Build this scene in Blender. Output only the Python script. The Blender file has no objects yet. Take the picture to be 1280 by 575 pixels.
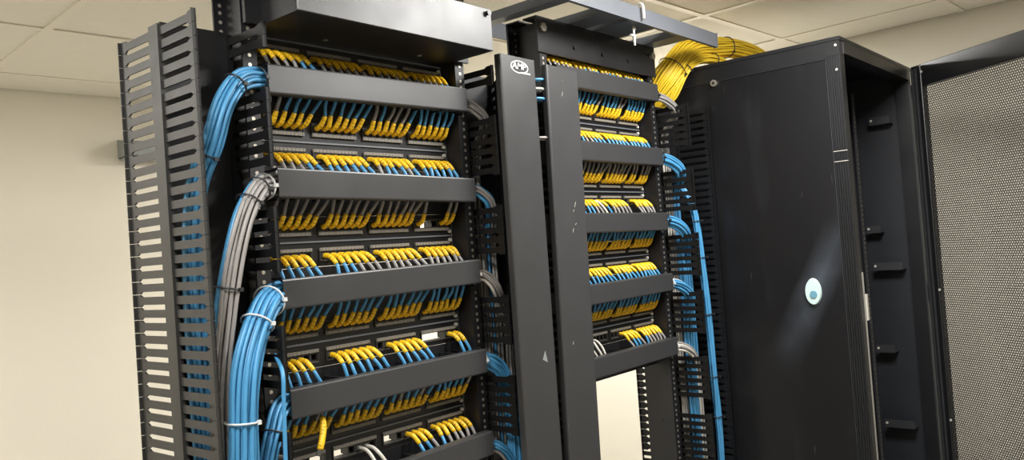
import bpy, math, random
import numpy as np
from mathutils import Vector, Matrix

random.seed(7)
C = bpy.context.scene.collection
SC = bpy.context.scene
Z0 = 1.93            # world height of the top edge of the left rack's first cover

# ------------------------------------------------------------------ camera
def cam_axes(yaw, pitch, roll):
    cy, sy, cp, sp = math.cos(yaw), math.sin(yaw), math.cos(pitch), math.sin(pitch)
    fwd = Vector((sy*cp, cy*cp, sp)); right = Vector((cy, -sy, 0)); up = right.cross(fwd)
    cr, sr = math.cos(roll), math.sin(roll)
    return cr*right + sr*up, -sr*right + cr*up, fwd
CR, CU, CF = cam_axes(math.radians(49.72), math.radians(1.40), math.radians(-4.14))
cam_d = bpy.data.cameras.new('camera'); cam = bpy.data.objects.new('camera', cam_d); C.objects.link(cam)
cam.matrix_world = Matrix(((CR.x, CU.x, -CF.x, -.760), (CR.y, CU.y, -CF.y, -1.1372), (CR.z, CU.z, -CF.z, Z0-.3365), (0, 0, 0, 1)))
cam_d.sensor_width = 36; cam_d.lens = 1013.3/1280*36; cam_d.clip_start = .02
SC.camera = cam

# ------------------------------------------------------------------ world, exposure
SC.view_settings.view_transform = 'Standard'; SC.view_settings.look = 'None'
SC.view_settings.gamma = 1; SC.view_settings.use_curve_mapping = False
SC.view_settings.exposure = 0.0
w = bpy.data.worlds.new('world'); SC.world = w; w.use_nodes = True
w.node_tree.nodes['Background'].inputs[0].default_value = (.9, .92, 1, 1)
w.node_tree.nodes['Background'].inputs[1].default_value = .05
LAMP_FRONT, LAMP_BACK = 37.0, 60.0        # watts of the ceiling panels in front of and behind the racks

# ------------------------------------------------------------------ materials
def mat(name, col, rough=.5, metal=0, spec=.5, noise=None, bump=None, coat=0, scratch=None, emit=0):
    m = bpy.data.materials.new(name); m.use_nodes = True
    nt = m.node_tree; b = nt.nodes['Principled BSDF']
    b.inputs['Base Color'].default_value = (*col, 1); b.inputs['Roughness'].default_value = rough
    b.inputs['Metallic'].default_value = metal; b.inputs['Specular IOR Level'].default_value = spec
    b.inputs['Coat Weight'].default_value = coat
    if emit:
        b.inputs['Emission Color'].default_value = (1, .97, .9, 1); b.inputs['Emission Strength'].default_value = emit
    tc = nt.nodes.new('ShaderNodeTexCoord')
    if noise:
        sc, amt = noise
        n = nt.nodes.new('ShaderNodeTexNoise'); n.inputs['Scale'].default_value = sc; n.inputs['Detail'].default_value = 4
        nt.links.new(tc.outputs['Object'], n.inputs['Vector'])
        r = nt.nodes.new('ShaderNodeMapRange'); r.inputs['To Min'].default_value = 1-amt; r.inputs['To Max'].default_value = 1+amt
        nt.links.new(n.outputs['Fac'], r.inputs['Value'])
        mx = nt.nodes.new('ShaderNodeMix'); mx.data_type = 'RGBA'; mx.blend_type = 'MULTIPLY'; mx.inputs[0].default_value = 1
        mx.inputs[6].default_value = (*col, 1); nt.links.new(r.outputs[0], mx.inputs[7])
        nt.links.new(mx.outputs[2], b.inputs['Base Color'])
        r2 = nt.nodes.new('ShaderNodeMapRange'); r2.inputs['To Min'].default_value = max(0, rough-.08); r2.inputs['To Max'].default_value = min(1, rough+.08)
        nt.links.new(n.outputs['Fac'], r2.inputs['Value']); nt.links.new(r2.outputs[0], b.inputs['Roughness'])
    if bump:
        sc, st = bump
        n = nt.nodes.new('ShaderNodeTexNoise'); n.inputs['Scale'].default_value = sc; n.inputs['Detail'].default_value = 3
        nt.links.new(tc.outputs['Object'], n.inputs['Vector'])
        bp = nt.nodes.new('ShaderNodeBump'); bp.inputs['Strength'].default_value = st; bp.inputs['Distance'].default_value = .002
        nt.links.new(n.outputs['Fac'], bp.inputs['Height']); nt.links.new(bp.outputs[0], b.inputs['Normal'])
    return m

M = {}
M['wall'] = mat('cream_wall_paint', (.80, .755, .65), .75, noise=(1.3, .03), bump=(180, .15))
M['ceiling'] = mat('ceiling_tile_board', (.78, .74, .64), .9, noise=(30, .03), bump=(260, .25))
M['bar'] = mat('ceiling_bar_paint', (.78, .73, .62), .5)
M['floor'] = mat('grey_vinyl', (.32, .31, .29), .45, noise=(6, .08))
M['cover'] = mat('satin_black_cover', (.035, .035, .037), .40, spec=.6, noise=(14, .06), bump=(900, .06))
M['rack'] = mat('black_powder_coat', (.007, .007, .0085), .45, noise=(20, .1), bump=(700, .1))
M['plastic'] = mat('black_comb_plastic', (.022, .021, .0195), .48, spec=.55, noise=(30, .08))
M['panel'] = mat('patch_panel_black', (.006, .006, .007), .35, noise=(30, .1))
M['module'] = mat('module_frame_grey', (.055, .052, .048), .45, noise=(60, .15))
M['strip'] = mat('module_label_strip', (.19, .175, .15), .6)
M['jack'] = mat('jack_dark', (.02, .019, .018), .4)
M['gold'] = mat('jack_contacts', (.45, .33, .12), .35, metal=.8)
M['plug'] = mat('plug_smoke', (.10, .10, .09), .2)
M['blue'] = mat('blue_cable', (.065, .27, .50), .40, noise=(45, .08))
M['grey'] = mat('grey_cable', (.27, .255, .245), .45, noise=(45, .08))
M['white'] = mat('pale_cable', (.55, .52, .46), .45, noise=(45, .06))
M['yellowc'] = mat('yellow_cable', (.86, .60, .035), .38, noise=(45, .06))
M['tie'] = mat('black_tie', (.02, .02, .022), .4)
M['tiew'] = mat('white_tie', (.62, .63, .62), .4)
M['zinc'] = mat('zinc', (.62, .58, .50), .35, metal=.85, noise=(80, .15))
M['zincp'] = mat('pale_zinc', (.75, .73, .68), .45, metal=.3)
M['steel'] = mat('ladder_grey_paint', (.13, .14, .16), .45, noise=(12, .08))
M['cab'] = mat('cabinet_black', (.009, .0095, .011), .36, spec=.5, noise=(9, .15), bump=(600, .08))
M['cabin'] = mat('cabinet_inner_black', (.016, .018, .023), .5, noise=(9, .1))
M['rail'] = mat('cabinet_rail', (.035, .036, .040), .4, noise=(20, .1))
M['sealdim'] = mat('worn_edge_seal', (.20, .19, .165), .6)
M['comb2'] = mat('deep_black_comb_plastic', (.0055, .0055, .006), .5, spec=.35, noise=(30, .08))
M['holes'] = mat('rail_hole_edges', (.16, .155, .14), .5)
M['mesh'] = mat('perforated_steel', (.035, .034, .032), .45)
M['disc'] = mat('pale_disc', (.52, .66, .64), .45, noise=(60, .05))
M['disccap'] = mat('disc_centre', (.13, .30, .40), .35)
M['logo'] = mat('logo_white', (.85, .86, .86), .5)
M['lamp'] = mat('lamp_diffuser', (.9, .9, .88), .5, emit=6)
M['lampf'] = mat('lamp_frame', (.8, .79, .76), .4)
M['bracket'] = mat('galvanised_bracket', (.30, .32, .32), .4, metal=.3, noise=(40, .1))
M['seal'] = mat('pale_edge_seal', (.45, .43, .38), .5)

def boot_mat():
    m = bpy.data.materials.new('yellow_printed_boot'); m.use_nodes = True
    nt = m.node_tree; b = nt.nodes['Principled BSDF']; b.inputs['Roughness'].default_value = .42
    uv = nt.nodes.new('ShaderNodeUVMap'); sep = nt.nodes.new('ShaderNodeSeparateXYZ'); nt.links.new(uv.outputs[0], sep.inputs[0])
    def math_(op, a, bval):
        n = nt.nodes.new('ShaderNodeMath'); n.operation = op
        if isinstance(a, (int, float)): n.inputs[0].default_value = a
        else: nt.links.new(a, n.inputs[0])
        if isinstance(bval, (int, float)): n.inputs[1].default_value = bval
        else: nt.links.new(bval, n.inputs[1])
        return n.outputs[0]
    v = math_('MULTIPLY', sep.outputs[1], 1/.0062)
    ring = math_('GREATER_THAN', math_('FRACT', v, 0), .82)
    nz = nt.nodes.new('ShaderNodeTexNoise'); nz.inputs['Scale'].default_value = 300; nz.inputs['Detail'].default_value = 1
    tc = nt.nodes.new('ShaderNodeTexCoord'); nt.links.new(tc.outputs['Object'], nz.inputs['Vector'])
    msk = math_('GREATER_THAN', nz.outputs['Fac'], .50)
    f = math_('MULTIPLY', math_('MULTIPLY', ring, msk), .85)
    mx = nt.nodes.new('ShaderNodeMix'); mx.data_type = 'RGBA'
    mx.inputs[6].default_value = (.86, .52, .014, 1); mx.inputs[7].default_value = (.05, .035, .01, 1)
    nt.links.new(f, mx.inputs[0]); nt.links.new(mx.outputs[2], b.inputs['Base Color'])
    return m
M['boot'] = boot_mat()

def cabinet_side_mat():
    # black paint with a dusty diagonal smear and a few pale scratches
    m = mat('cabinet_side_black', (.008, .008, .009), .34, spec=.34, bump=(600, .08))
    nt = m.node_tree; b = nt.nodes['Principled BSDF']
    tc = nt.nodes.new('ShaderNodeTexCoord')
    mp = nt.nodes.new('ShaderNodeMapping'); mp.inputs['Rotation'].default_value = (math.radians(24), 0, 0); mp.inputs['Scale'].default_value = (1, 5.5, .9)
    mp.inputs['Location'].default_value = (0, 0, 0)
    nt.links.new(tc.outputs['Object'], mp.inputs['Vector'])
    n = nt.nodes.new('ShaderNodeTexNoise'); n.inputs['Scale'].default_value = 2.4; n.inputs['Detail'].default_value = 5
    nt.links.new(mp.outputs[0], n.inputs['Vector'])
    r = nt.nodes.new('ShaderNodeValToRGB'); r.color_ramp.elements[0].position = .56; r.color_ramp.elements[1].position = .80
    r.color_ramp.elements[0].color = (.0075, .0075, .0085, 1); r.color_ramp.elements[1].color = (.016, .017, .020, 1)
    nt.links.new(n.outputs['Fac'], r.inputs[0])
    mp2 = nt.nodes.new('ShaderNodeMapping'); mp2.inputs['Scale'].default_value = (1, 60, 4); nt.links.new(tc.outputs['Object'], mp2.inputs['Vector'])
    n2 = nt.nodes.new('ShaderNodeTexNoise'); n2.inputs['Scale'].default_value = 3; n2.inputs['Detail'].default_value = 2; nt.links.new(mp2.outputs[0], n2.inputs['Vector'])
    r2 = nt.nodes.new('ShaderNodeValToRGB'); r2.color_ramp.elements[0].position = .745; r2.color_ramp.elements[1].position = .76
    nt.links.new(n2.outputs['Fac'], r2.inputs[0])
    mx = nt.nodes.new('ShaderNodeMix'); mx.data_type = 'RGBA'; nt.links.new(r2.outputs[0], mx.inputs[0])
    nt.links.new(r.outputs[0], mx.inputs[6]); mx.inputs[7].default_value = (.05, .05, .05, 1)
    # dusty hand-wide smear wiped diagonally across the panel around the oval plate
    def mth(op, a, c=0.0, clamp=False):
        n_ = nt.nodes.new('ShaderNodeMath'); n_.operation = op; n_.use_clamp = clamp
        for sock, val in ((n_.inputs[0], a), (n_.inputs[1], c)):
            if isinstance(val, (int, float)): sock.default_value = val
            else: nt.links.new(val, sock)
        return n_.outputs[0]
    sp = nt.nodes.new('ShaderNodeSeparateXYZ'); nt.links.new(tc.outputs['Object'], sp.inputs[0])
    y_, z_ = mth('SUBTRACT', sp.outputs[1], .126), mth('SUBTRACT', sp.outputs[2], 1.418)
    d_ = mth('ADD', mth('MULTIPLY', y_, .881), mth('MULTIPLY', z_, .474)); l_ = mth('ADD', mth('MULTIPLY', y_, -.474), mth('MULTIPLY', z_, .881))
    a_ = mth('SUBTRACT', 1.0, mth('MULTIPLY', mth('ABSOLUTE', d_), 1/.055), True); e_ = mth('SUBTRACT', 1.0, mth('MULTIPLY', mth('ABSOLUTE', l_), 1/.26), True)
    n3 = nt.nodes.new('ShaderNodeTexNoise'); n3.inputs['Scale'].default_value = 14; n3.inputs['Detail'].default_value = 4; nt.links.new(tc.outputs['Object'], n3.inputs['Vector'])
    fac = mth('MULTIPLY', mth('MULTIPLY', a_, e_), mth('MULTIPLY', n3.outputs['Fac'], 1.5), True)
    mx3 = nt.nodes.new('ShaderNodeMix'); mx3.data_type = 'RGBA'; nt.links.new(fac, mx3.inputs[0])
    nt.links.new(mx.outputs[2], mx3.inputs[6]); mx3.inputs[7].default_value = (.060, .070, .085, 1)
    nt.links.new(mx3.outputs[2], b.inputs['Base Color'])
    return m
M['cabside'] = cabinet_side_mat()

# ------------------------------------------------------------------ mesh helpers
class MB:
    def __init__(s): s.v = []; s.f = []; s.mi = []; s.uv = {}; s.sm = []
    def _add(s, vs, fs, mi=0, smooth=False):
        o = len(s.v); s.v += [tuple(p) for p in vs]
        for f in fs: s.f.append(tuple(i+o for i in f)); s.mi.append(mi); s.sm.append(smooth)
    def box(s, x0, x1, y0, y1, z0, z1, mi=0):
        vs = [(x, y, z) for z in (z0, z1) for y in (y0, y1) for x in (x0, x1)]
        s._add(vs, [(0, 2, 3, 1), (4, 5, 7, 6), (0, 1, 5, 4), (2, 6, 7, 3), (0, 4, 6, 2), (1, 3, 7, 5)], mi); return s
    def hexa(s, pts, mi=0):     # 8 corners ordered like box()
        s._add(pts, [(0, 2, 3, 1), (4, 5, 7, 6), (0, 1, 5, 4), (2, 6, 7, 3), (0, 4, 6, 2), (1, 3, 7, 5)], mi); return s
    def bbox(s, x0, x1, y0, y1, z0, z1, b, mi=0):   # box with bevelled edges in every direction (rounded rectangle rings along y)
        def ring(y, d):
            return [(x0+b+d, y, z0+d), (x1-b-d, y, z0+d), (x1-d, y, z0+b+d), (x1-d, y, z1-b-d), (x1-b-d, y, z1-d), (x0+b+d, y, z1-d), (x0+d, y, z1-b-d), (x0+d, y, z0+b+d)]
        rs = [ring(y0, b), ring(y0+b, 0), ring(y1-b, 0), ring(y1, b)]
        vs = sum(rs, []); fs = []
        for k in range(3):
            for i in range(8):
                j = (i+1) % 8; fs.append((k*8+i, k*8+j, k*8+8+j, k*8+8+i))
        fs.append(tuple(range(7, -1, -1))); fs.append(tuple(range(24, 32)))
        s._add(vs, fs, mi); return s
    def prism(s, poly, axis, a, b, mi=0):   # polygon in the other two axes, extruded from a to b along axis
        n = len(poly)
        def P(p, t):
            return {0: (t, p[0], p[1]), 1: (p[0], t, p[1]), 2: (p[0], p[1], t)}[axis]
        vs = [P(p, a) for p in poly]+[P(p, b) for p in poly]
        fs = [tuple(range(n)), tuple(range(2*n-1, n-1, -1))]+[(i, i+n, (i+1) % n+n, (i+1) % n) for i in range(n)]
        s._add(vs, fs, mi); return s
    def cyl(s, c, axis, r, h, n=12, mi=0, r2=None, smooth=False):
        r2 = r if r2 is None else r2
        vs = []
        for t, rr in ((0, r), (h, r2)):
            for i in range(n):
                a = 2*math.pi*i/n; p = [rr*math.cos(a), rr*math.sin(a)]
                q = [c[0], c[1], c[2]]; ax = [k for k in range(3) if k != axis]
                q[ax[0]] += p[0]; q[ax[1]] += p[1]; q[axis] += t; vs.append(q)
        s._add(vs, [(i, (i+1) % n, (i+1) % n+n, i+n) for i in range(n)], mi, smooth)
        o = len(s.v)-2*n
        s.f += [tuple(o+i for i in range(n-1, -1, -1)), tuple(o+n+i for i in range(n))]; s.mi += [mi, mi]; s.sm += [False, False]; return s
    def tube(s, pts, rad, n=8, mi=0, cap=True):
        pts = [Vector(p) for p in pts]; k = len(pts)
        rads = rad if isinstance(rad, (list, tuple)) else [rad]*k
        o = len(s.v); t0 = (pts[1]-pts[0]).normalized()
        ref = Vector((0, 0, 1)) if abs(t0.z) < .9 else Vector((1, 0, 0))
        nrm = (ref-t0*ref.dot(t0)).normalized(); L = 0; ls = []
        for i, p in enumerate(pts):
            t = (pts[min(i+1, k-1)]-pts[max(i-1, 0)]).normalized()
            nrm = (nrm-t*nrm.dot(t)).normalized(); bn = t.cross(nrm)
            if i: L += (p-pts[i-1]).length
            ls.append(L)
            for j in range(n):
                a = 2*math.pi*j/n; s.v.append(tuple(p+(nrm*math.cos(a)+bn*math.sin(a))*rads[i]))
        for i in range(k-1):
            for j in range(n):
                jj = (j+1) % n
                s.uv[len(s.f)] = ((j/n, ls[i]), ((j+1)/n, ls[i]), ((j+1)/n, ls[i+1]), (j/n, ls[i+1]))
                s.f.append((o+i*n+j, o+i*n+jj, o+(i+1)*n+jj, o+(i+1)*n+j)); s.mi.append(mi); s.sm.append(True)
        if cap:
            s.f.append(tuple(o+j for j in range(n-1, -1, -1))); s.mi.append(mi); s.sm.append(False)
            s.f.append(tuple(o+(k-1)*n+j for j in range(n))); s.mi.append(mi); s.sm.append(False)
        return s
    def mesh(s, name, mats):
        me = bpy.data.meshes.new(name); me.from_pydata(s.v, [], s.f)
        for m in (mats if isinstance(mats, (list, tuple)) else [mats]): me.materials.append(M[m] if isinstance(m, str) else m)
        me.polygons.foreach_set('material_index', s.mi); me.polygons.foreach_set('use_smooth', s.sm)
        if s.uv:
            lay = me.uv_layers.new(name='UVMap')
            for fi, q in s.uv.items():
                ls = me.polygons[fi].loop_start
                for i in range(4): lay.data[ls+i].uv = q[i]
        me.update(); return me
    def build(s, name, mats, parent=None): return link(name, s.mesh(name, mats), parent)

def link(name, me, parent=None, loc=None):
    o = bpy.data.objects.new(name, me); C.objects.link(o)
    if parent is not None: o.parent = parent
    if loc is not None: o.location = loc
    return o
def tag(o, label, cat, group=None):
    o['label'] = label; o['category'] = cat
    if group: o['group'] = group
    return o
def thing(name, label, cat, loc=(0, 0, 0), group=None):
    return tag(link(name, None, None, loc), label, cat, group)
def struct(o): o['kind'] = 'structure'; return o
def smooth_path(ctrl, n=8):
    P = [Vector(p) for p in ctrl]; P = [P[0]*2-P[1]]+P+[P[-1]*2-P[-2]]; out = []
    for i in range(1, len(P)-2):
        p0, p1, p2, p3 = P[i-1:i+3]
        for k in range(n):
            t = k/n
            out.append(.5*((2*p1)+(p2-p0)*t+(2*p0-5*p1+4*p2-p3)*t*t+(3*p1-p0-3*p2+p3)*t*t*t))
    out.append(P[-2]); return out
def W(x, y, z): return Vector((x, y, z+Z0))     # rack coordinates (metres, z from the first cover's top edge)

# ------------------------------------------------------------------ room (turned 3.5 degrees against the racks)
TH = math.radians(3.5)
def rm(u, v, z=0): return (u*math.cos(TH)+v*math.sin(TH), -u*math.sin(TH)+v*math.cos(TH), z)
U0, U1, V0, V1, HC = -2.7, 2.661, -3.3, 2.359, Z0+.42
def rbox(mb, u0, u1, v0, v1, z0, z1, mi=0):
    return mb.hexa([rm(u, v, z) for z in (z0, z1) for v in (v0, v1) for u in (u0, u1)], mi)
struct(rbox(MB(), U0, U1, V0, V1, -.05, 0).build('floor', 'floor'))
struct(rbox(MB(), U0-.1, U1+.1, V1, V1+.1, 0, HC+.1).build('wall_back', 'wall'))
struct(rbox(MB(), U1, U1+.1, V0, V1, 0, HC+.1).build('wall_right', 'wall'))
struct(rbox(MB(), U0-.1, U0, V0, V1, 0, HC+.1).build('wall_left', 'wall'))
struct(rbox(MB(), U0-.1, U1+.1, V0-.1, V0, 0, HC+.1).build('wall_front', 'wall'))
for nm, a in dict(back=(U0, U1, V1-.012, V1), right=(U1-.012, U1, V0, V1-.012), left=(U0, U0+.012, V0, V1-.012), front=(U0+.012, U1-.012, V0, V0+.012)).items():
    struct(rbox(MB(), *a, 0, .09).build('baseboard_'+nm, 'lampf'))
ceil = struct(rbox(MB(), U0, U1, V0, V1, HC+.03, HC+.05).build('ceiling', 'ceiling'))
US = [U0, -2.28, -1.68, -1.08, -.48, .12, .69, 1.25, 1.813, 2.40, U1]
VS = [V0, -2.76, -2.16, -1.56, -.96, -.36, .23, .85, 1.46, 2.08, V1]
LAMPS = [(.69, 1.25, -.96, -.36, LAMP_FRONT, 'square ceiling light panel above the aisle in front of the cabinet'),
         (-1.08, -.48, -.96, -.36, LAMP_FRONT*.8, 'square ceiling light panel above the aisle in front of the left rack'),
         (1.813, 2.40, .85, 1.15, LAMP_BACK, 'short ceiling light panel behind the racks near the cabinet'),
         (-1.68, -1.08, .85, 2.08, LAMP_BACK*.42, 'long ceiling light panel over the rear aisle, far left of the racks')]
def tile(u0, u1, v0, v1, dz):
    g = .010
    rbox(MB(), u0+g, u1-g, v0+g, v1-g, HC+.004+dz, HC+.018).build('ceiling_tile', 'ceiling', ceil)
for i in range(10):
    for j in range(10):
        dz = .0012*math.sin(i*7.3+j*3.1); v0, v1 = VS[j], VS[j+1]
        cut = [L for L in LAMPS if L[0] < (US[i]+US[i+1])/2 < L[1] and L[2] < v0+.15 < L[3]]
        if cut and cut[0][3] > v1-.01: continue
        if cut: v0 = cut[0][3]
        tile(US[i], US[i+1], v0, v1, dz)
for u in US[1:-1]:
    rbox(MB(), u-.012, u+.012, V0, V1, HC, HC+.006).build('ceiling_bar', 'bar', ceil)
for j, v in enumerate(VS[1:-1]):
    for i in range(10):
        if any(L[0] < (US[i]+US[i+1])/2 < L[1] and L[2]+.01 < v < L[3]-.01 for L in LAMPS): continue
        rbox(MB(), US[i]+.012, US[i+1]-.012, v-.012, v+.012, HC, HC+.005).build('ceiling_bar', 'bar', ceil)
for u0, u1, v0, v1, pw, lab in LAMPS:
    t = thing('ceiling_light', lab, 'light', rm((u0+u1)/2, (v0+v1)/2, HC), 'ceiling light panels')
    t.rotation_euler.z = -TH
    a, b = (u1-u0)/2-.013, (v1-v0)/2-.013
    MB().box(-a+.02, a-.02, -b+.02, b-.02, 0, .008).build('diffuser', 'lamp', t)
    f = MB(); f.box(-a, a, -b, -b+.02, -.004, .012).box(-a, a, b-.02, b, -.004, .012).box(-a, -a+.02, -b+.02, b-.02, -.004, .012).box(a-.02, a, -b+.02, b-.02, -.004, .012)
    f.build('frame', 'lampf', t)
    l = bpy.data.lights.new('panel_light', 'AREA'); l.shape = 'RECTANGLE'; l.size = 2*a-.04; l.size_y = 2*b-.04; l.energy = pw; l.color = (1, .985, .955)
    lo = bpy.data.objects.new('panel_light', l); C.objects.link(lo); lo.parent = t; lo.location = (0, 0, -.006)

# galvanised bracket on the back wall
t = thing('wall_bracket', 'small galvanised bracket fixed to the cream wall behind the slotted cable manager', 'bracket', rm(.66, V1, Z0+.20))
t.rotation_euler.z = -TH
MB().box(-.02, .42, -.012, 0, -.035, .045).build('back_plate', 'bracket', t)
MB().hexa([(-.02, -.11, -.03), (.42, -.11, -.03), (-.02, -.012, -.03), (.42, -.012, -.03), (-.02, -.11, .01), (.42, -.11, .01), (-.02, -.012, .04), (.42, -.012, .04)]).build('arm', 'bracket', t)
MB().box(-.02, .42, -.09, -.012, -.045, -.038).build('lip', 'bracket', t)

# ------------------------------------------------------------------ relay racks
ORD = ['zeroth', 'first', 'second', 'third', 'fourth', 'fifth', 'sixth', 'seventh', 'eighth', 'ninth', 'tenth', 'eleventh', 'twelfth', 'thirteenth', 'fourteenth', 'fifteenth',
       'sixteenth', 'seventeenth', 'eighteenth', 'nineteenth', 'twentieth', 'twenty-first', 'twenty-second', 'twenty-third', 'twenty-fourth']
YF, YR = .025, .110        # front and rear faces of the uprights
PER, COVH = .1778, .0494
def upright(parent, xw, s):
    # channel: web on the inner side (x = xw), flanges pointing outwards (s = -1 left, +1 right)
    zt = Z0+.206; m = MB()
    x0, x1 = sorted((xw, xw+s*.004)); m.box(x0, x1, YF, YR, .012, zt)
    x0, x1 = sorted((xw+s*.004, xw+s*.026)); m.box(x0, x1, YF, YF+.004, .012, zt); m.box(x0, x1, YR-.004, YR, .012, zt)
    u = m.build('upright', 'rack', parent)
    h = MB(); z = Z0+.19; k = 0
    while z > .1:
        for y in (YF-.0006, YR-.0046):
            h.cyl((xw+s*.014, y, z), 1, .0034, .0012, 8)
        z -= (.0159, .0159, .0127)[k % 3]; k += 1
    hh = h.build('screw_holes', 'zinc', u); hh['kind'] = 'stuff'; hh['label'] = 'column of small mounting holes'
    b = MB()
    for zz in (Z0+.17, Z0-.45, Z0-.85, .4): b.cyl((xw-s*.002, (YF+YR)/2, zz), 0, .007, .004, 6)
    b.build('web_bolt', 'rack', u)
    return u
def make_rack(xa, xb, label):
    t = thing('relay_rack', label, 'rack', (0, 0, 0), 'open two-post racks')
    upright(t, xa, -1); upright(t, xb, 1)
    zt = Z0+.208
    for y0, y1, ys in ((YF-.005, YF, -1), (YR, YR+.005, 1)):
        m = MB(); m.box(xa-.036, xb+.036, y0, y1, zt-.082, zt)
        yy = sorted((y0 if ys < 0 else y1, (YF+.036) if ys < 0 else (YR-.036)))
        m.box(xa-.036, xb+.036, yy[0], yy[1], zt, zt+.004)
        m.build('top_angle', 'rack', t)
    for xx in (xa-.018, xb+.018):
        MB().cyl((xx, YF-.013, Z0+.185), 1, .011, .008, 6).build('top_bolt', 'zinc', t)
    for xx in (xa+.11, xa+.235, xa+.36):
        MB().cyl((xx, YF-.009, Z0+.155), 1, .005, .004, 8).build('top_rivet', 'rack', t)
    m = MB(); m.box(xa-.026, xb+.026, -.16, YF-.006, 0, .012).box(xa-.026, xb+.026, YF-.006, YF-.0005, 0, .09); m.build('base_angle', 'rack', t)
    m = MB(); m.box(xa-.026, xb+.026, YR+.006, YR+.185, 0, .012).box(xa-.026, xb+.026, YR+.0005, YR+.006, 0, .09); m.build('base_angle', 'rack', t)
    return t
R1A, R1B = -.005, .465
R2A, R2B = .785, 1.255
make_rack(R1A, R1B, 'black two-post rack on the left, holding the nearest patch panels')
make_rack(R2A, R2B, 'black two-post rack in the middle, beside the closed cabinet')

# ------------------------------------------------------------------ patch panels and horizontal managers
YP = .070
PITCH = .0162
def port_x(x0, mod, k): return x0+.008+.116*mod+.0005+PITCH*(k+.5)
jm = MB()
jm.box(-.0072, -.0056, 0, .022, -.007, .007).box(.0056, .0072, 0, .022, -.007, .007).box(-.0056, .0056, 0, .022, .0052, .007).box(-.0056, .0056, 0, .022, -.007, -.0052)
jm.box(-.0056, .0056, .017, .022, -.0052, .0052)
JM = jm.mesh('jack', 'jack')
gm = MB()
for i in range(8): gm.box(-.0044+.00115*i, -.0038+.00115*i, .010, .0168, -.0050, -.0036)
GM = gm.mesh('contacts', 'gold')
MODS = {}
def module_mesh(up, pat):
    key = (up, tuple(c == 'x' for c in pat))
    if key in MODS: return MODS[key]
    m = MB(); s = 1 if up else -1
    Wd = .0985
    # frame round the six openings; z = 0 at the centre of the ports
    def zb(a, b): return sorted((a*s, b*s))
    m.box(0, Wd, -.004, .012, *zb(.0072, .0098))
    m.box(0, Wd, -.004, .012, *zb(-.0095, -.0072))
    m.box(0, .0008, -.004, .012, -.0072, .0072).box(Wd-.0008, Wd, -.004, .012, -.0072, .0072)
    for k in range(1, 6):
        if key[1][k] and key[1][k-1]: continue
        m.box(.0005+PITCH*k-.0008, .0005+PITCH*k+.0008, -.003, .012, -.0072, .0072)
    MODS[key] = m.mesh('port_module', 'module'); return MODS[key]
def strip_mesh():
    m = MB(); m.box(0, .0985, -.0055, .002, -.0028, .0028)
    for k in range(1, 24):
        if k % 2: m.box(.0985*k/24-.0004, .0985*k/24+.0004, -.0061, -.0055, -.0022, .0022)
    return m.mesh('label_strip', 'strip')
SM = strip_mesh()
def patch_panel(x0, zc, label, rows, upper=True):
    """zc: centre height in rack coordinates; rows = (upper string, lower string) of 24 characters, x = jack and module bay open"""
    t = thing('patch_bay', label, 'patch panel', (x0, YP, Z0+zc), 'patch panels')
    xl, xr = .002, .463; h = .0444; half = rows[0] is None
    ht = .0015 if half else h
    b = MB()
    b.box(xl, xr, -.002, .000, -.0160, .0015 if half else .0160).box(xl, xr, -.002, .000, -h, -.0348)
    if not half: b.box(xl, xr, -.002, .000, .0348, h)
    b.box(xl, xr, 0, .015, ht-.002, ht).box(xl, xr, 0, .015, -h, -h+.002)
    for k in range(5):
        a = xl if k == 0 else .008+.116*(k-1)+.0985
        e = xr if k == 4 else .008+.116*k
        for z0, z1 in (((-.0348, -.0160),) if half else ((.0160, .0348), (-.0348, -.0160))): b.box(a, e, -.002, 0, z0, z1)
    b.build('face_plate', 'panel', t)
    g = MB(); g.box(xl, xr, -.005, -.002, -.0015, .0015); g.build('centre_rib', 'steel', t)
    for z in ((-.009,) if half else (.009, -.009)): MB().cyl((.456, -.006, z), 1, .0038, .004, 8).build('screw', 'zincp', t)
    for row, (s, st) in enumerate(((1, rows[0]), (-1, rows[1]))):
        if st is None: continue
        for mod in range(4):
            ch = st[mod*6:mod*6+6]
            if ch == 'xxxxxx': continue
            o = link('port_module', module_mesh(s > 0, ch), t, (.008+.116*mod, -.001, s*.0255))
            link('label_strip', SM, o, (0, 0, -s*.0115))
            for k in range(6):
                if ch[k] == 'x': continue
                link('jack', JM, o, (.0005+PITCH*(k+.5), -.002, 0))
                link('contacts', GM, o, (.0005+PITCH*(k+.5), -.002, 0))
    return t

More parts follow.
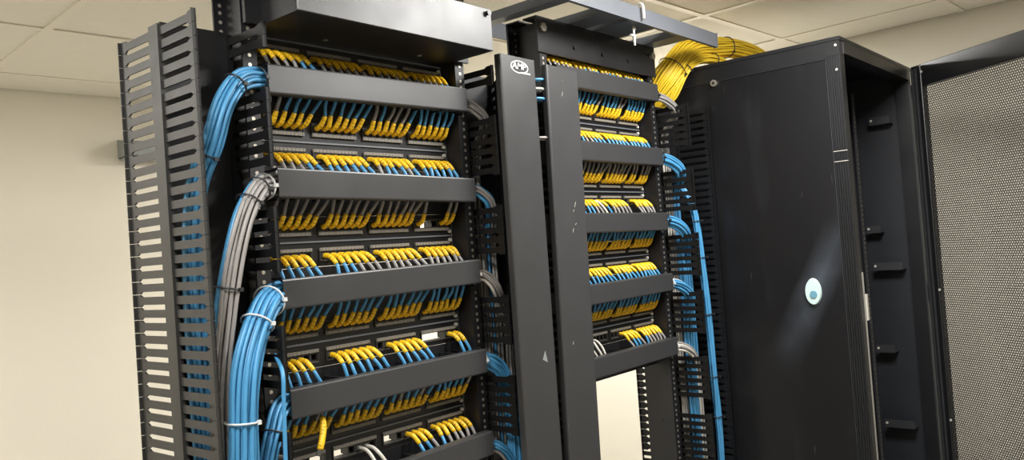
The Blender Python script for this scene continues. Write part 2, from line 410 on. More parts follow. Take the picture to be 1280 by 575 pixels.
fm = MB(); fm.prism([(.0605, -.0012), (.0605, .0012), (.006, .0012), (.002, .0045), (0, .0045), (0, -.0012)], 0, -.003, .003)
FM = fm.mesh('duct_finger', 'rack')
fm2 = MB(); fm2.prism([(.0605, -.0012), (.0605, .0012), (0, .0012), (0, -.0045), (.002, -.0045), (.006, -.0012)], 0, -.003, .003)
FM2 = fm2.mesh('duct_finger', 'rack')
def manager(x0, ztop, dL, dR, dx, label):
    t = thing('cable_manager', label, 'cable manager', (x0, 0, Z0+ztop-COVH/2), 'horizontal cable managers')
    h = .0440
    MB().box(.000, .463, .067, .070, -.0497, .0385).build('back_plate', 'rack', t)
    for k in range(8):
        x = .116*(k//2)+(.0562 if k % 2 == 0 else .1188)
        if x > .455: x = .4445
        link('duct_finger', FM2, t, (x, .0065, .021)); link('duct_finger', FM, t, (x, .0065, -.021))
    for x in (.004, .461):
        for z in (.0222, -.026): MB().box(x-.0015, x+.0015, .0065, .067, z, z+.0038).build('end_finger', 'rack', t)
    # clip-on cover: face with returned edges, slightly skewed
    m = MB(); H = COVH/2
    prof = [(.018, H-.0015), (.018, H), (.003, H), (.0008, H-.0008), (0, H-.003), (0, -H+.003), (.0008, -H+.0008), (.003, -H), (.018, -H), (.018, -H+.0015), (.0035, -H+.0015), (.0018, -H+.0035), (.0018, H-.0035), (.0035, H-.0015)]
    n = len(prof); L = .4705
    vs = [(dx, y, z+dL) for y, z in prof]+[(dx+L, y, z+dR) for y, z in prof]
    fs = [(i, i+n, (i+1) % n+n, (i+1) % n) for i in range(n)]
    q = [(12, 13, 0, 1), (12, 1, 2, 3), (12, 3, 4), (12, 4, 5, 11), (11, 5, 6), (11, 6, 7, 8), (11, 8, 9, 10)]
    fs += q+[tuple(i+n for i in reversed(f)) for f in q]
    m._add(vs, fs); m.build('cover', 'cover', t)
    return t

U = lambda s: s.replace(' ', '')
# b blue, g grey, w pale without boot, . empty jack, x no jack
R1 = [(None, U('ggggbb gggggg gggggg ggggbb')),
      (U('ggbbbb bbbbbb gbgggb bbbbbb'), U('ggggbb bbbbbb gbbbgb bbbbbb')),
      (U('gggggg gggggg gggggg gxx.gg'), U('bbbbb. bbbggg gggggg gggggg')),
      (U('bbbbbb bbbbbb bbbbbb bbbbbb'), U('bbbb.. bbbbbb .bbbbb xxxxbb')),
      (U('bbbgbb bbbbbb bgbbgb bbbbbg'), U('xx..xx xx.ww. xx.bbg bggggg'))]
R2 = [(None, U('gggggg ggbgbb ggbbgg bbbbbb')),
      (U('bbbbbb bbbbbg bbbbgg bbbbbb'), U('bbbbbb bggbbb bbbbbb bbbbbb')),
      (U('gggggg gggggg gggggg gg.ggg'), U('bbbbbb bbggwb ggggg. .ggggg')),
      (U('bbbbbb bbbbbb bbbbbb bbbbbb'), U('bbbbbb bbbbbb bbbbbb bbbbbb')),
      (U('bbbbbb bbbbbb bbbbbb bbbbbb'), U('..wwww ww.... ..gbbg bggggg'))]
TILT1 = [(-.004, .005, -.002), (.003, -.005, .004), (-.002, .005, 0), (-.003, -.002, .001), (0, .007, .003)]
TILT2 = [(0, .003, 0), (0, -.001, 0), (0, -.005, 0), (0, .003, .003), (0, .001, .002)]
CNAME = ['top', 'second', 'third', 'fourth', 'fifth']
PC = -.119            # panel centre below its cover's top edge
cords = []            # (rack, covername, above/below, x, zport, up, port k in module, colour, index)
for rk, rows, x0, zoff, tilt, nm in ((1, R1, 0, 0, TILT1, 'left rack'), (2, R2, .790, .0972, TILT2, 'middle rack')):
    for k in range(5):
        manager(x0, zoff-k*PER, *tilt[k], 'black horizontal cable manager with flat cover, %s cover from the top of the %s' % (CNAME[k], nm))
        zc = zoff-(k-1)*PER+PC
        if k == 0: lab = 'black patch panel just above the top cover of the %s' % nm
        else: lab = 'black patch panel between the %s and %s covers of the %s' % (CNAME[k-1], CNAME[k], nm)
        patch_panel(x0, zc, lab, (rows[k][0], rows[k][1]))
        for up in (True, False):
            st = rows[k][0 if up else 1]
            if st is None: continue
            idx = 0
            for p, c in enumerate(st):
                if c in '.x': continue
                idx += 1
                where = 'just below the %s\'s %s cover' % (nm, CNAME[k-1]) if up else 'just above the %s\'s %s cover' % (nm, CNAME[k])
                cords.append((rk, where, port_x(x0, p//6, p % 6), zc+(.0255 if up else -.0255), up, p % 6, c, idx, p//6, k))

def cord_paths(cd):
    rk, where, x, zp, up, k, c, idx, mod, row = cd
    r = random.Random(hash((rk, row, up, mod, k)) & 0xffff)
    j = lambda a: r.uniform(-a, a)
    q = .3 if mod == 3 else 1.0        # the last group stays clear of the upright
    if up:
        b0 = W(x, .064, zp+.000); b1 = W(x+.002+.0006*k*q, .052, zp+.005); b2 = W(x+.003+.0014*k*q+j(.0015), .043+j(.002), zp+.021+j(.002))
        c1 = W(x+.005+.0028*k*q+j(.002), .037+j(.002), zp+.037); c2 = W(x+.008+.005*k*q+j(.002), .035, zp+.056); c3 = W(x+.009+.0052*k*q, .035, zp+.064)
    else:
        b0 = W(x, .064, zp); b1 = W(x+.002+.0006*k*q, .050, zp-.003); b2 = W(x+.003+.0018*k*q+j(.0015), .038+j(.002), zp-.017+j(.002))
        c1 = W(x+.005+.003*k*q+j(.002), .031, zp-.033); c2 = W(x+.008+.0045*k*q+j(.002), .030, zp-.050); c3 = W(x+.009+.0048*k*q, .031, zp-.056)
    full = smooth_path([b0, b1, b2, c1, c2, c3], 5)
    return full[:11], full[10:]
CMAT = {'b': 'blue', 'g': 'grey', 'w': 'white'}
CN = {'b': 'blue', 'g': 'grey', 'w': 'pale'}
def cord_geo(cd, mbs):
    bp, cp = cord_paths(cd)
    boot, cab, plug = mbs
    c = cd[6]
    x, zp = cd[2], cd[3]
    if c == 'w':
        cab[0].tube(bp+cp[1:], .0033, 8, cab[1])
    else:
        n = len(bp); boot[0].tube(bp, [.0050-.0008*i/(n-1) for i in range(n)], 8, boot[1])
        cab[0].tube(cp, .0032, 8, cab[1])
    plug[0].box(x-.0052, x+.0052, .0645, .0795, Z0+zp-.0038, Z0+zp+.0045, plug[1])
# the 300 cords that show largest are things of their own, the rest one object
order = [cd for cd in cords if cd[0] == 1]+sorted([cd for cd in cords if cd[0] == 2], key=lambda d: (d[8] == 0, d[8], d[9]))
for cd in order[:300]:
    c = cd[6]
    lab = '%s patch cord %s, %s from left %s' % (CN[c], 'without boot' if c == 'w' else 'with yellow boot', ORD[cd[7]], cd[1])
    t = thing('patch_cable', lab, 'patch cord', W(cd[2], .064, cd[3]), 'patch cords in the left rack' if cd[0] == 1 else 'patch cords in the middle rack')
    bm, cm, pm = MB(), MB(), MB(); cord_geo(cd, ((bm, 0), (cm, 0), (pm, 0)))
    off = t.location
    for mb, n, mt in ((bm, 'boot', 'boot'), (cm, 'cable', CMAT[c]), (pm, 'plug', 'plug')):
        if mb.v:
            mb.v = [(p[0]-off.x, p[1]-off.y, p[2]-off.z) for p in mb.v]; mb.build(n, mt, t)
rest = MB()
for cd in order[300:]:
    cord_geo(cd, ((rest, 0), (rest, {'b': 1, 'g': 2, 'w': 3}[cd[6]]), (rest, 4)))
if rest.v:
    o = rest.build('patch_cables', ['boot', 'blue', 'grey', 'white', 'plug']); o['kind'] = 'stuff'
    tag(o, 'remaining short blue and grey patch cords with yellow boots in the middle rack', 'patch cord')

# loose hanging cord with a yellow boot and loose pale cords, lower left of the left rack
def loose(label, pts, parts):
    t = thing('loose_cable', label, 'patch cord', W(*pts[0]), 'loose cords low in the left rack')
    path = smooth_path([W(*p)-W(*pts[0]) for p in pts], 7)
    for n, mt, a, b, r in parts:
        i, j = int(a*(len(path)-1)), int(b*(len(path)-1)); MB().tube(path[i:j+1], r, 8).build(n, mt, t)
loose('grey cord with bright yellow boot dangling loose below the left rack\'s fourth cover', [(.075, .028, -.575), (.072, .020, -.590), (.068, .012, -.612), (.056, .004, -.636), (.050, .006, -.655)],
      [('cable', 'grey', 0, .33, .0032), ('boot', 'boot', .33, .86, .0056), ('plug', 'plug', .86, 1, .0045)])
loose('short pale cord end lying loose beside the lowest left comb', [(-.036, .045, -.655), (-.015, .012, -.640), (.008, .000, -.662), (.030, .010, -.672)], [('cable', 'white', 0, 1, .0036)])

# ------------------------------------------------------------------ enclosure on top of the left rack's panels
t = thing('rack_enclosure', 'large black box with pale reflective front mounted above the left rack\'s panels', 'enclosure', W(0, 0, .062))
m = MB(); m.box(.000, .460, -.083, .105, .000, .0015).box(.000, .460, -.083, .018, .0835, .085).box(.000, .460, .018, .105, .0595, .061)
for a_, b_ in ((.000, .0015), (.4585, .460)): m.box(a_, b_, -.083, .018, .0015, .0835).box(a_, b_, .018, .105, .0015, .0595)
m.box(.0015, .4585, .0165, .018, .061, .0835).box(.0015, .4585, .1035, .105, .0015, .0595)
m.build('body', 'rack', t)
MB().bbox(.000, .461, -.0885, -.083, .0, .084, .0012).build('front_lid', 'cover', t)
MB().cyl((.4485, -.0955, .074), 1, .006, .007, 12, r2=.004).build('knob', 'tie', t)
for a_, b_ in ((-.03, 0), (.460, .494)): MB().box(a_, b_, .012, .0195, 0, .060).build('mounting_ear', 'rack', t)
for x, y in ((.14, .03), (.36, .02)): MB().cyl((x, y, -.0015), 2, .0045, .0015, 10).build('rivet', 'zinc', t)

# ------------------------------------------------------------------ vertical cable managers
FP = .0207
def finger_mesh(front):
    # T-shaped finger in the y-z plane, 3 mm thick; root at y = 0, tip towards -y (front) or +y (rear)
    a = .0062; tb = .0099; L = .105; s = -1 if front else 1
    poly = [(0, -a), (s*.082, -a), (s*.089, -tb), (s*L, -tb), (s*L, tb), (s*.089, tb), (s*.082, a), (0, a)]
    m = MB(); m.prism(poly, 0, -.0015, .0015)
    m.box(-.0060, .0015, *sorted((s*(L-.002), s*L)), -tb, tb)
    return m
FMESH = {m: (finger_mesh(True).mesh('finger', m), finger_mesh(False).mesh('finger', m)) for m in ('plastic', 'comb2')}
def comb(t, name, x, gaps, nvis=49, rear=True, front=True, mt='comb2'):
    FF, FR = FMESH[mt]
    c = MB().box(-.005, .005, -.0145, .0145, -Z0+.02, .050).build(name, mt, t)
    c.location = (x, .0725, 0)
    low = MB(); zl = []
    for i in range(91):
        z = .038-FP*i
        g = any(a < z < b for a, b in gaps)
        if i < nvis:
            if front and not g: link('finger', FF, c, (0, -.0145, z))
            if rear: link('finger', FR, c, (0, .0145, z))
        else:
            for s in ((-1, 1) if rear else (-1,)):
                low.box(-.0015, .0015, *sorted((s*.0145, s*.1195)), z-.0062, z+.0062); low.box(-.006, .0015, *sorted((s*.1175, s*.1195)), z-.0099, z+.0099)
    o = low.build('lower_fingers', mt, c); o['kind'] = 'stuff'; o['label'] = 'fingers continuing down to the floor'
    return c
def vmanager(xl, xr, label, gl, gr, rear=True):
    t = thing('vertical_cable_manager', label, 'cable manager', (0, 0, Z0), 'vertical cable managers')
    comb(t, 'comb', xl, gl, rear=rear, mt='plastic' if xl < 0 else 'comb2'); comb(t, 'comb', xr, gr, rear=rear)
    MB().box(xl+.005, xr-.005, .068, .072, -Z0+.02, .056).build('back_plate', 'rack', t)
    MB().box(xl-.003, xr+.003, .032, .104, -Z0, -Z0+.02).build('foot', 'rack', t)
    return t
g1 = [(-k*PER-.062, -k*PER+.004) for k in range(6)]
g2 = [(.0972-k*PER-.058, .0972-k*PER-.002) for k in range(6)]
vmanager(-.150, -.034, 'brownish black slotted vertical cable manager left of the left rack', [], g1)
va = vmanager(.503, .619, 'black vertical cable manager behind the white oval logo cover', g1, [], False)
vb = vmanager(.640, .752, 'black vertical cable manager behind the scratched plain cover', [], g2, False)
vmanager(1.345, 1.468, 'open black vertical cable manager between middle rack and cabinet', g2, [])
# tall covers
def tall_cover(par, x0, x1, z1, tilt, name='tall_cover'):
    w_ = x1-x0; m = MB(); b = .004
    prof = [(0, .016), (0, b), (b*.3, b*.3), (b, 0), (w_-b, 0), (w_-b*.3, b*.3), (w_, b), (w_, .016), (w_-.002, .016), (w_-.002, b), (w_-b, .002), (b, .002), (.002, b), (.002, .016)]
    n = len(prof); zb = -Z0+.05-z1
    vs = [(x, y, 0) for x, y in prof]+[(x, y, zb) for x, y in prof]
    fs = [(i, (i+1) % n, (i+1) % n+n, i+n) for i in range(n)]
    q = [(0, 1, 12, 13), (1, 2, 12), (2, 3, 11, 12), (3, 4, 10, 11), (4, 5, 9, 10), (5, 6, 9), (6, 7, 8, 9)]
    fs += [tuple(reversed(f)) for f in q]+[tuple(i+n for i in f) for f in q]
    m._add(vs, fs)
    o = m.build(name, 'cover', par); o.location = (x0, -.066, z1); o.rotation_euler.y = tilt
    return o
ca = tall_cover(va, .506, .621, .069, .004)
cb = tall_cover(vb, .662, .779, .066, .022)
cb['label'] = 'plain tall black cover with pale scratches'
for c, w_ in ((ca, .115), (cb, .117)):
    m = MB()
    for z in (-.03, -.40, -.80, -1.3): m.box(w_*.35, w_*.65, .002, .021, z-.010, z+.010)
    m.build('clip', 'tie', c)
# pale scratch marks on the plain cover
m = MB()
for x, z, dx, dz in ((.050, -.065, .002, .010), (.052, -.030, .006, .0015), (.072, -.315, .005, .012), (.066, -.325, .003, .004), (.070, -.355, .006, .004), (.060, -.372, .003, .009), (.035, -.62, .002, .006)):
    m.hexa([(x, -.0004, z), (x+.0012, -.0004, z), (x, .0001, z), (x+.0012, .0001, z), (x+dx, -.0004, z+dz), (x+dx+.0012, -.0004, z+dz), (x+dx, .0001, z+dz), (x+dx+.0012, .0001, z+dz)])
s = m.build('scratch', 'seal', cb)
m = MB(); m.prism([(.070, -.640), (.086, -.648), (.080, -.622)], 1, -.0004, .0001); m.build('smudge', 'bracket', ca)
# oval logo on the first tall cover
lg = MB(); cx, cz, n = .060, -.0215, 40
def ring(a0, b0, a1, b1):
    vs = []
    for y in (-.0008, .0002):
        for a, b in ((a0, b0), (a1, b1)):
            for i in range(n):
                t_ = 2*math.pi*i/n; vs.append((cx+a*math.cos(t_), y, cz+b*math.sin(t_)))
    fs = []
    for i in range(n):
        j = (i+1) % n
        fs += [(i, j, n+j, n+i), (2*n+i, 3*n+i, 3*n+j, 2*n+j), (i, 2*n+i, 2*n+j, j), (n+i, n+j, 3*n+j, 3*n+i)]
    lg._add(vs, fs)
ring(.0290, .0138, .0264, .0116)
logo = lg.build('logo', 'logo', ca); logo['label'] = 'white oval logo'
bk = MB(); vs = [(cx, -.0003, cz)]+[(cx+.0264*math.cos(2*math.pi*i/n), -.0003, cz+.0116*math.sin(2*math.pi*i/n)) for i in range(n)]
bk._add(vs, [(0, 1+i, 1+(i+1) % n) for i in range(n)]); bk.build('logo_field', 'tie', logo)
def text(body, size, x, z, sx, shear, parent, name, bold=.0):
    cu = bpy.data.curves.new(name, 'FONT'); cu.body = body; cu.size = size; cu.extrude = .0003; cu.shear = shear; cu.align_x = 'CENTER'; cu.align_y = 'CENTER'; cu.offset = bold
    tmp = bpy.data.objects.new(name+'_tmp', cu); C.objects.link(tmp)
    dg = bpy.context.evaluated_depsgraph_get(); me = bpy.data.meshes.new_from_object(tmp.evaluated_get(dg))
    bpy.data.objects.remove(tmp); me.materials.clear(); me.materials.append(M['logo'])
    me.transform(Matrix.Translation((x, -.0012, z)) @ Matrix.Rotation(math.pi/2, 4, 'X') @ Matrix.Diagonal((sx, 1, 1, 1)))
    return link(name, me, parent)
text('AMP', .0185, cx-.003, cz+.0012, 1.25, .22, logo, 'lettering', .0002)
text('netconnect', .0062, cx+.017, cz-.0115, 1.15, .2, logo, 'small_lettering', .0003)

# ------------------------------------------------------------------ cable bundles
def bundle(label, ctrl, cols, r=.0034, ties=(), tiemat='tie', spread=1.0, group='tied cable bundles', name='cable_bundle', nn=7, flat=1.0, spreads=None):
    P = smooth_path([W(*p) for p in ctrl], nn); k = len(P)
    t = thing(name, label, 'cable bundle', P[0], group)
    fr = []; nrm = None
    for i, p in enumerate(P):
        tg = (P[min(i+1, k-1)]-P[max(i-1, 0)]).normalized()
        if nrm is None:
            ref = Vector((0, 1, 0)) if abs(tg.y) < .9 else Vector((0, 0, 1)); nrm = ref
        nrm = (nrm-tg*nrm.dot(tg)).normalized(); fr.append((tg, nrm, tg.cross(nrm)))
    n = len(cols); R = r*math.sqrt(n)*1.12*spread
    rr = random.Random(n*31+int(1000*abs(ctrl[0][2])))
    for q, c in enumerate(cols):
        rad = R*math.sqrt((q+.5)/n); a = q*2.39996
        ph = rr.uniform(0, 6.28); wob = rr.uniform(.0004, .0012)
        pts = []
        for i in range(k):
            s = 1 if spreads is None else np.interp(i/(k-1), *spreads)
            d = fr[i][1]*(rad*math.cos(a)*flat*s)+fr[i][2]*(rad*math.sin(a)*s)
            d += fr[i][1]*wob*math.sin(i*.6+ph)+fr[i][2]*wob*math.cos(i*.5+ph)
            pts.append(P[i]+d-P[0])
        MB().tube(pts, r, 7).build('cable', {'b': 'blue', 'g': 'grey', 'w': 'white', 'y': 'yellowc'}[c], t)
    for ti in ties:
        tf, tm = ti if isinstance(ti, tuple) else (ti, tiemat)
        i = min(int(tf*(k-1)), k-2); tg, na, nb = fr[i]; R2 = (R+r*1.25)*(1 if spreads is None else np.interp(i/(k-1), *spreads))
        loop = [P[i]-P[0]+na*(R2*flat*math.cos(2*math.pi*j/20))+nb*(R2*math.sin(2*math.pi*j/20)) for j in range(21)]
        m = MB(); m.tube(loop, .0016, 6)
        m.box(0, 0, 0, 0, 0, 0) if False else None
        hd = P[i]-P[0]-na*(R2+.001)
        m.box(hd.x-.003, hd.x+.003, hd.y-.003, hd.y+.002, hd.z-.003, hd.z+.003)
        m.build('cable_tie', tm, t)
    return t
def mix(n, main, other, every): return [other if (i % every == every-1) else main for i in range(n)]
bundle('blue and grey cable bundle curving out beside the left rack\'s top cover', [(.06, .040, -.026), (-.002, .024, -.026), (-.052, .006, -.038), (-.088, -.004, -.078), (-.110, .000, -.140), (-.128, .026, -.22), (-.127, .049, -.36), (-.127, .050, -.70), (-.127, .050, -1.5)],
       mix(16, 'b', 'g', 7), .0035, ((.16, 'tie'), (.30, 'tie'), (.55, 'tie')))
bundle('mostly grey cable bundle curving out beside the left rack\'s second cover', [(.06, .040, -.204), (-.002, .020, -.203), (-.046, -.004, -.220), (-.085, -.016, -.285), (-.108, -.006, -.40), (-.122, .008, -.55), (-.125, .012, -.80), (-.125, .012, -1.5)],
       ['g']*10+['b', 'g', 'g', 'b', 'g', 'g', 'b', 'g'], .0035, ((.185, 'tiew'), (.245, 'tie'), (.34, 'tie'), (.55, 'tie')))
bundle('thick blue cable bundle curving out beside the left rack\'s third cover', [(.06, .045, -.385), (-.004, .022, -.386), (-.052, -.008, -.414), (-.092, -.024, -.490), (-.105, -.026, -.600), (-.108, -.025, -.75), (-.108, -.024, -1.5)],
       ['b']*26, .0037, ((.215, 'tiew'), (.36, 'tiew'), (.62, 'tiew')))
bundle('blue cable bundle curving out beside the left rack\'s fourth cover', [(.06, .040, -.562), (-.004, .020, -.564), (-.036, .000, -.598), (-.062, -.004, -.68), (-.068, 0, -.80), (-.068, 0, -1.5)],
       mix(13, 'b', 'g', 7), .0035, ((.42, 'tie'),))
t = thing('single_cable', 'single blue cable hanging straight down past the left rack\'s fourth cover', 'cable', W(-.030, -.010, -.475))
MB().tube([p-W(-.030, -.010, -.475) for p in smooth_path([W(-.030, -.010, -.475), W(-.046, -.052, -.500), W(-.050, -.055, -.56), W(-.056, -.056, -.75), W(-.056, -.055, -1.2)], 8)], .0033, 8).build('cable', 'blue', t)
# right ends of the left rack
GA = [(.530, .048), (.560, .048), (.592, .046), (.548, .010), (.582, .012)]
GC = [(1.368, .050), (1.398, .049), (1.430, .048), (1.368, .020), (1.398, .018)]
for k, (main, oth, ev, tm, n) in enumerate([('g', 'w', 3, 'tie', 9), ('b', 'g', 5, 'tie', 10), ('g', 'w', 2, 'tiew', 9), ('b', 'b', 5, 'tiew', 16), ('b', 'g', 4, 'tie', 10)]):
    z = -k*PER-.026
    bundle('%s cable bundle leaving the right end of the left rack\'s %s cover' % ({'g': 'grey', 'b': 'blue'}[main], CNAME[k]),
           [(.41, .036, z), (.475, .022, z), (.500, .012, z-.008), (.530, .010, z-.040), (GA[k][0], GA[k][1], z-.12), (GA[k][0], GA[k][1], z-.30), (GA[k][0], GA[k][1], -1.4)],
           mix(n, main, oth, ev), .0034, ((.20, tm), (.62, 'tie')), group='bundles at the right end of the left rack')
# right ends of the middle rack, into the open manager
for k, (main, oth, ev, tm, n) in enumerate([('g', 'w', 3, 'tie', 9), ('b', 'w', 9, 'tie', 16), ('b', 'w', 11, 'tie', 18), ('b', 'w', 6, 'tiew', 12), ('g', 'w', 2, 'tiew', 8)]):
    z = .0972-k*PER-.026
    bundle('%s cable bundle leaving the right end of the middle rack\'s %s cover' % ({'g': 'grey', 'b': 'blue'}[main], CNAME[k]),
           [(1.20, .036, z), (1.270, .022, z), (1.320, .008, z-.012), (1.362, .004, z-.045), (GC[k][0], GC[k][1], z-.11), (GC[k][0], GC[k][1], z-.26), (GC[k][0], GC[k][1], -1.4)],
           mix(n, main, oth, ev), .0034, ((.20, tm),), group='bundles at the right end of the middle rack')
bundle('long straight blue cable bundle hanging down beside the cabinet with black ties', [(1.405, .050, -.16), (1.408, .000, -.24), (1.412, -.012, -.34), (1.418, -.018, -.50), (1.430, -.018, -.75), (1.440, -.015, -.95), (1.440, -.01, -1.5)],
       mix(9, 'b', 'w', 9), .0038, (.27, .42, .55, .68, .80), flat=.6)
# pokes of cable between the two tall covers
for i, (z, c) in enumerate(((.030, 'b'), (.008, 'w'), (-.013, 'b'), (-.10, 'g'))):
    bundle('%s short cable end poking between the two tall covers, %s from the top' % ({'b': 'blue', 'w': 'pale', 'g': 'grey'}[c], ORD[i+1]),
           [(.60, -.005, z-.006), (.630, -.040, z), (.655, -.052, z+.002), (.672, -.030, z+.004)], [c, c], .003, group='cable ends between the tall covers', nn=5)
# yellow bundle over the cabinet
def yellow(label, ctrl, n, ties, sp, flat): 
    return bundle(label, ctrl, ['y']*n, .0029, ties, 'tie', 1.0, 'yellow cable bundles over the cabinet', nn=9, spreads=sp, flat=flat)
yellow('big yellow cable bundle rising from the manager and running over the cabinet top', [(1.42, .145, -.50), (1.42, .142, -.08), (1.408, .125, .04), (1.400, .085, .105), (1.425, .045, .165), (1.500, .024, .233), (1.62, .010, .256), (1.74, -.010, .270), (1.86, -.030, .262), (2.0, -.05, .222), (2.1, -.05, .214)],
       84, (.42, .68), ((0, .22, .36, .46, .6, 1), (.6, .8, 1.45, 1.3, 1.05, .9)), 1.0)
yellow('small yellow cable bundle under the big one at the cabinet top edge', [(1.445, .13, -.30), (1.440, .11, .03), (1.432, .050, .095), (1.465, .006, .180), (1.54, -.010, .207), (1.63, -.014, .212), (1.70, -.02, .203), (1.85, -.02, .193)],
       18, (.42, .68), ((0, .3, .5, 1), (.6, 1.1, 1.1, 1)), 1.0)

# ------------------------------------------------------------------ overhead cable ladder
t = thing('cable_ladder', 'grey overhead cable ladder resting on top of the racks', 'cable ladder', W(0, 0, .212))
MB().box(-.60, 1.452, -.098, -.088, .000, .040).build('side_rail', 'steel', t)
MB().box(-.60, 1.452, .205, .215, .000, .040).build('side_rail', 'steel', t)
for x0, x1 in ((-.45, -.415), (-.15, -.115), (.15, .185), (.45, .485), (.70, .735), (.880, .955), (.985, 1.112), (1.235, 1.30)):
    MB().box(x0, x1, -.088, .205, .001, .022).build('rung', 'steel', t)
MB().box(1.452, 1.456, -.100, -.086, -.001, .041).build('end_cap', 'steel', t)
t = thing('hook_bolt', 'pale zinc hook bolt over the ladder rail above the middle rack', 'bolt', W(1.030, -.100, .230))
hp = smooth_path([(0, .016, .026), (0, .006, .032), (0, -.004, .027), (0, -.006, .014), (0, -.006, -.010)], 6)
MB().tube(hp, .0038, 8).build('hook', 'zincp', t)
t = thing('stud_bolt', 'yellowish zinc stud bolt hanging below the ladder in front of the top beam', 'bolt', W(1.036, -.070, .162))
MB().cyl((0, 0, 0), 2, .0035, .050, 10).build('threaded_rod', 'zinc', t)
MB().cyl((0, 0, .040), 2, .0065, .006, 6).build('nut', 'zinc', t)
MB().box(-.016, .006, -.003, .003, .022, .027).build('washer_plate', 'zincp', t)

# ------------------------------------------------------------------ cabinet
CX0, CX1, CY0, CY1, CZ = 1.483, 2.190, -.435, .195, Z0+.175
t = thing('server_cabinet', 'tall black server cabinet with open perforated door on the right', 'cabinet', (CX0, CY0, 0))
cw, cd_, ch = CX1-CX0, CY1-CY0, CZ
MB().bbox(.001, cw-.001, .0, cd_, ch-.012, ch, .002).build('top_panel', 'cab', t)
MB().box(.002, cw-.002, .002, cd_-.002, .02, .04).build('bottom_panel', 'cab', t)
# left side: frame rails and inset panel
for a_, b_ in ((ch-.055, ch-.012), (.0, .08)): MB().box(.0, .030, .040, cd_-.02, a_, b_).build('side_rail', 'cab', t)
MB().box(.004, .008, .041, cd_-.03, .08, ch-.055).build('side_panel', 'cabside', t)
ed = MB(); ed.box(.001, .004, .041, .0425, .08, ch-.055).box(.001, .004, .041, cd_-.03, ch-.0565, ch-.055); ed.build('panel_edge', 'rail', t)
# fluted corner extrusion
c_ = MB(); c_.box(.003, .034, .003, .040, 0, ch-.012)
for i in range(6): c_.box(-.0005, .003, .0035+.0063*i, .0035+.0063*i+.0036, 0, ch-.050)
c_.box(-.0005, .003, .003, .040, ch-.050, ch-.012)
c_.build('corner_post', 'cab', t)
for i in range(2): MB().box(-.0012, .0, .003, .040, ch-.310-.028*i, ch-.3085-.028*i).build('joint_line', 'seal', t)
for y, z in ((.012, ch-.024), (.014, ch-.09)): MB().cyl((-.002, y, z), 0, .0032, .002, 10).build('rivet', 'zincp', t)
MB().box(cw-.034, cw-.003, .003, .045, 0, ch-.012).build('corner_post', 'cab', t)
for y in (cd_-.04,):
    MB().box(.003, .034, y, cd_, 0, ch-.012).build('corner_post', 'cab', t); MB().box(cw-.034, cw-.003, y, cd_, 0, ch-.012).build('corner_post', 'cab', t)
MB().box(.030, cw-.030, .0, .045, ch-.045, ch-.012).build('front_header', 'cab', t)
MB().box(.030, cw-.030, .0, .045, .04, .10).build('front_sill', 'cab', t)
MB().box(cw-.010, cw-.004, .045, cd_-.04, .04, ch-.012).build('far_side_panel', 'cabin', t)
MB().box(.034, cw-.034, cd_-.012, cd_-.004, .04, ch-.012).build('rear_panel', 'cabin', t)
# bolt and pale disc on the side panel
b = MB().cyl((-.004, .371, ch-.060), 0, .010, .008, 16, r2=.010).build('side_bolt', 'zinc', t)
MB().cyl((-.0055, .371, ch-.060), 0, .0045, .0016, 6).build('bolt_socket', 'tie', b)
pm_ = MB(); pm_.cyl((-.003, 0, 0), 0, .0345, .007, 40, r2=.0372); pm_.v = [(p[0], .126+p[1]*.60, ch-.687+p[2]) for p in pm_.v]
d = pm_.build('oval_plate', 'disc', t); d['label'] = 'pale oval plate with blue centre'
MB().cyl((-.0055, .124, ch-.694), 0, .010, .0026, 20).build('plate_centre', 'disccap', d)
# inner mounting rails with square holes
def rail(x, s, y):
    m = MB(); x0, x1 = sorted((x, x+s*.030)); m.box(x0, x1, y, y+.003, .06, ch-.07)
    x0, x1 = sorted((x, x+s*.003)); m.box(x0, x1, y+.003, y+.055, .06, ch-.07)
    r = m.build('mounting_rail', 'rail', t)
    h = MB(); z = ch-.09
    while z > .1:
        h.box(x+s*.010, x+s*.020, y-.0006, y, z-.0045, z+.0045) if s > 0 else h.box(x-.020, x-.010, y-.0006, y, z-.0045, z+.0045)
        z -= .0156
    o = h.build('square_holes', 'holes', r); o['kind'] = 'stuff'; o['label'] = 'column of small square holes'
rail(.112, 1, .155); rail(cw-.112, -1, .155); rail(cw-.112, -1, .50)
for y0_, y1_, z in ((.065, .132, ch-.166), (.122, .168, ch-.531), (.062, .156, ch-.658), (.108, .168, ch-.936), (.066, .160, ch-1.188)):
    b = MB(); b.box(cw-.055, cw-.010, y0_, y1_, z-.013, z-.010).box(cw-.055, cw-.052, y0_, y1_, z-.010, z+.013); b.build('bracket', 'rail', t)
    MB().cyl((cw-.058, y1_-.008, z+.002), 0, .004, .003, 8).build('bracket_screw', 'zincp', t)
for z in (ch-.10, ch-.45, ch-.80, ch-1.15, ch-1.6):
    MB().box(cw-.112, cw-.010, .214, .240, z-.02, z+.02).build('cross_brace', 'rail', t)
    MB().box(.010, .112, .214, .240, z-.02, z+.02).build('cross_brace', 'rail', t)
m = MB()
for i in range(5): m.box(cw-.033+.006*i, cw-.030+.006*i, -.001, .003, .05, ch-.06)
m.build('hinge_post_flutes', 'rail', t)
MB().box(.031, .0340, -.0005, .003, .3, ch-.64).build('edge_seal', 'sealdim', t)
MB().box(.034, .046, -.004, .004, ch-.77, ch-.70).build('latch_keeper', 'seal', t)
for z in (ch-.07, ch-.75, ch-1.4):
    MB().cyl((cw-.004, -.008, z-.03), 2, .006, .06, 10).build('hinge_pin', 'rail', t)
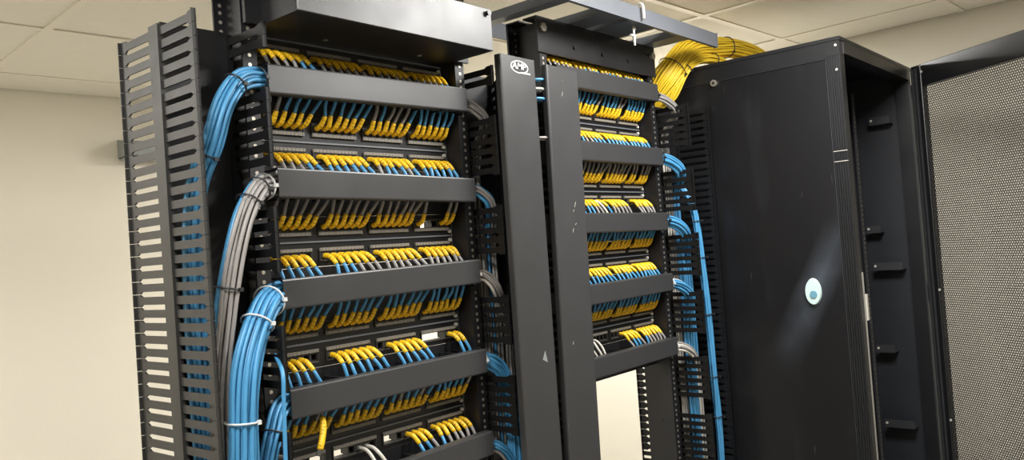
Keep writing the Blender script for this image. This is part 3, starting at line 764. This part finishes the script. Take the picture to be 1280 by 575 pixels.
# door, opened about 53 degrees; local x runs from hinge to free edge
door_w, dt = .785, .022
m = MB()
z0, z1 = .03, ch-.004
m.bbox(0, .045, 0, dt, z0, z1, .002).bbox(door_w-.06, door_w, 0, dt, z0, z1, .002)
m.bbox(.045, door_w-.06, 0, dt, z1-.072, z1, .002).bbox(.045, door_w-.06, 0, dt, z0, z0+.072, .002)
door = m.build('door', 'cab', t); door.location = (cw-.034, -.006, 0); door.rotation_euler.z = math.radians(-126.6)
for i in range(2): MB().box(.004+.016*i, .010+.016*i, -.004, 0, z0+.01, z1-.01).build('stile_rib', 'rail', door)
for z in (ch-.03, ch-.74, ch-1.16): MB().cyl((.050, -.003, z), 1, .004, .003, 10).build('door_screw', 'zincp', door)
def perforated(x0, x1, za, zb, p, r, th):
    nx = int((x1-x0)/p); dz = p*.8660254; nz = int((zb-za)/dz)
    I, J = np.meshgrid(np.arange(nx), np.arange(nz), indexing='ij')
    cx_ = (x0+(I+.5+.5*(J % 2))*p).ravel(); cz_ = (za+(J+.5)*dz).ravel(); n = len(cx_)
    ang = np.radians(30+60*np.arange(6)); ro = p/math.sqrt(3)
    off = np.zeros((18, 3)); off[:6, 0] = ro*np.cos(ang); off[:6, 2] = ro*np.sin(ang)
    off[6:12, 0] = r*np.cos(ang); off[6:12, 2] = r*np.sin(ang); off[12:18] = off[6:12]; off[12:18, 1] = th
    base = np.stack([cx_, np.full(n, .006), cz_], 1)
    V = (base[:, None, :]+off[None]).reshape(-1, 3)
    fl = []
    for i in range(6):
        j = (i+1) % 6; fl.append([i, j, 6+j, 6+i]); fl.append([6+i, 6+j, 12+j, 12+i])
    F = (np.arange(n)[:, None, None]*18+np.array(fl)[None]).reshape(-1)
    me = bpy.data.meshes.new('perforated_sheet'); me.vertices.add(len(V)); me.vertices.foreach_set('co', V.ravel().astype(np.float32))
    me.loops.add(len(F)); me.loops.foreach_set('vertex_index', F.astype(np.int32)); nf = len(F)//4
    me.polygons.add(nf); me.polygons.foreach_set('loop_start', np.arange(nf, dtype=np.int32)*4)
    me.update(calc_edges=True); me.validate(); me.materials.append(M['mesh']); return me
o = link('perforated_sheet', perforated(.040, door_w-.055, z0+.06, z1-.066, .0084, .0034, .0010), door); o['kind'] = 'stuff'; o['label'] = 'perforated steel sheet of the open door'
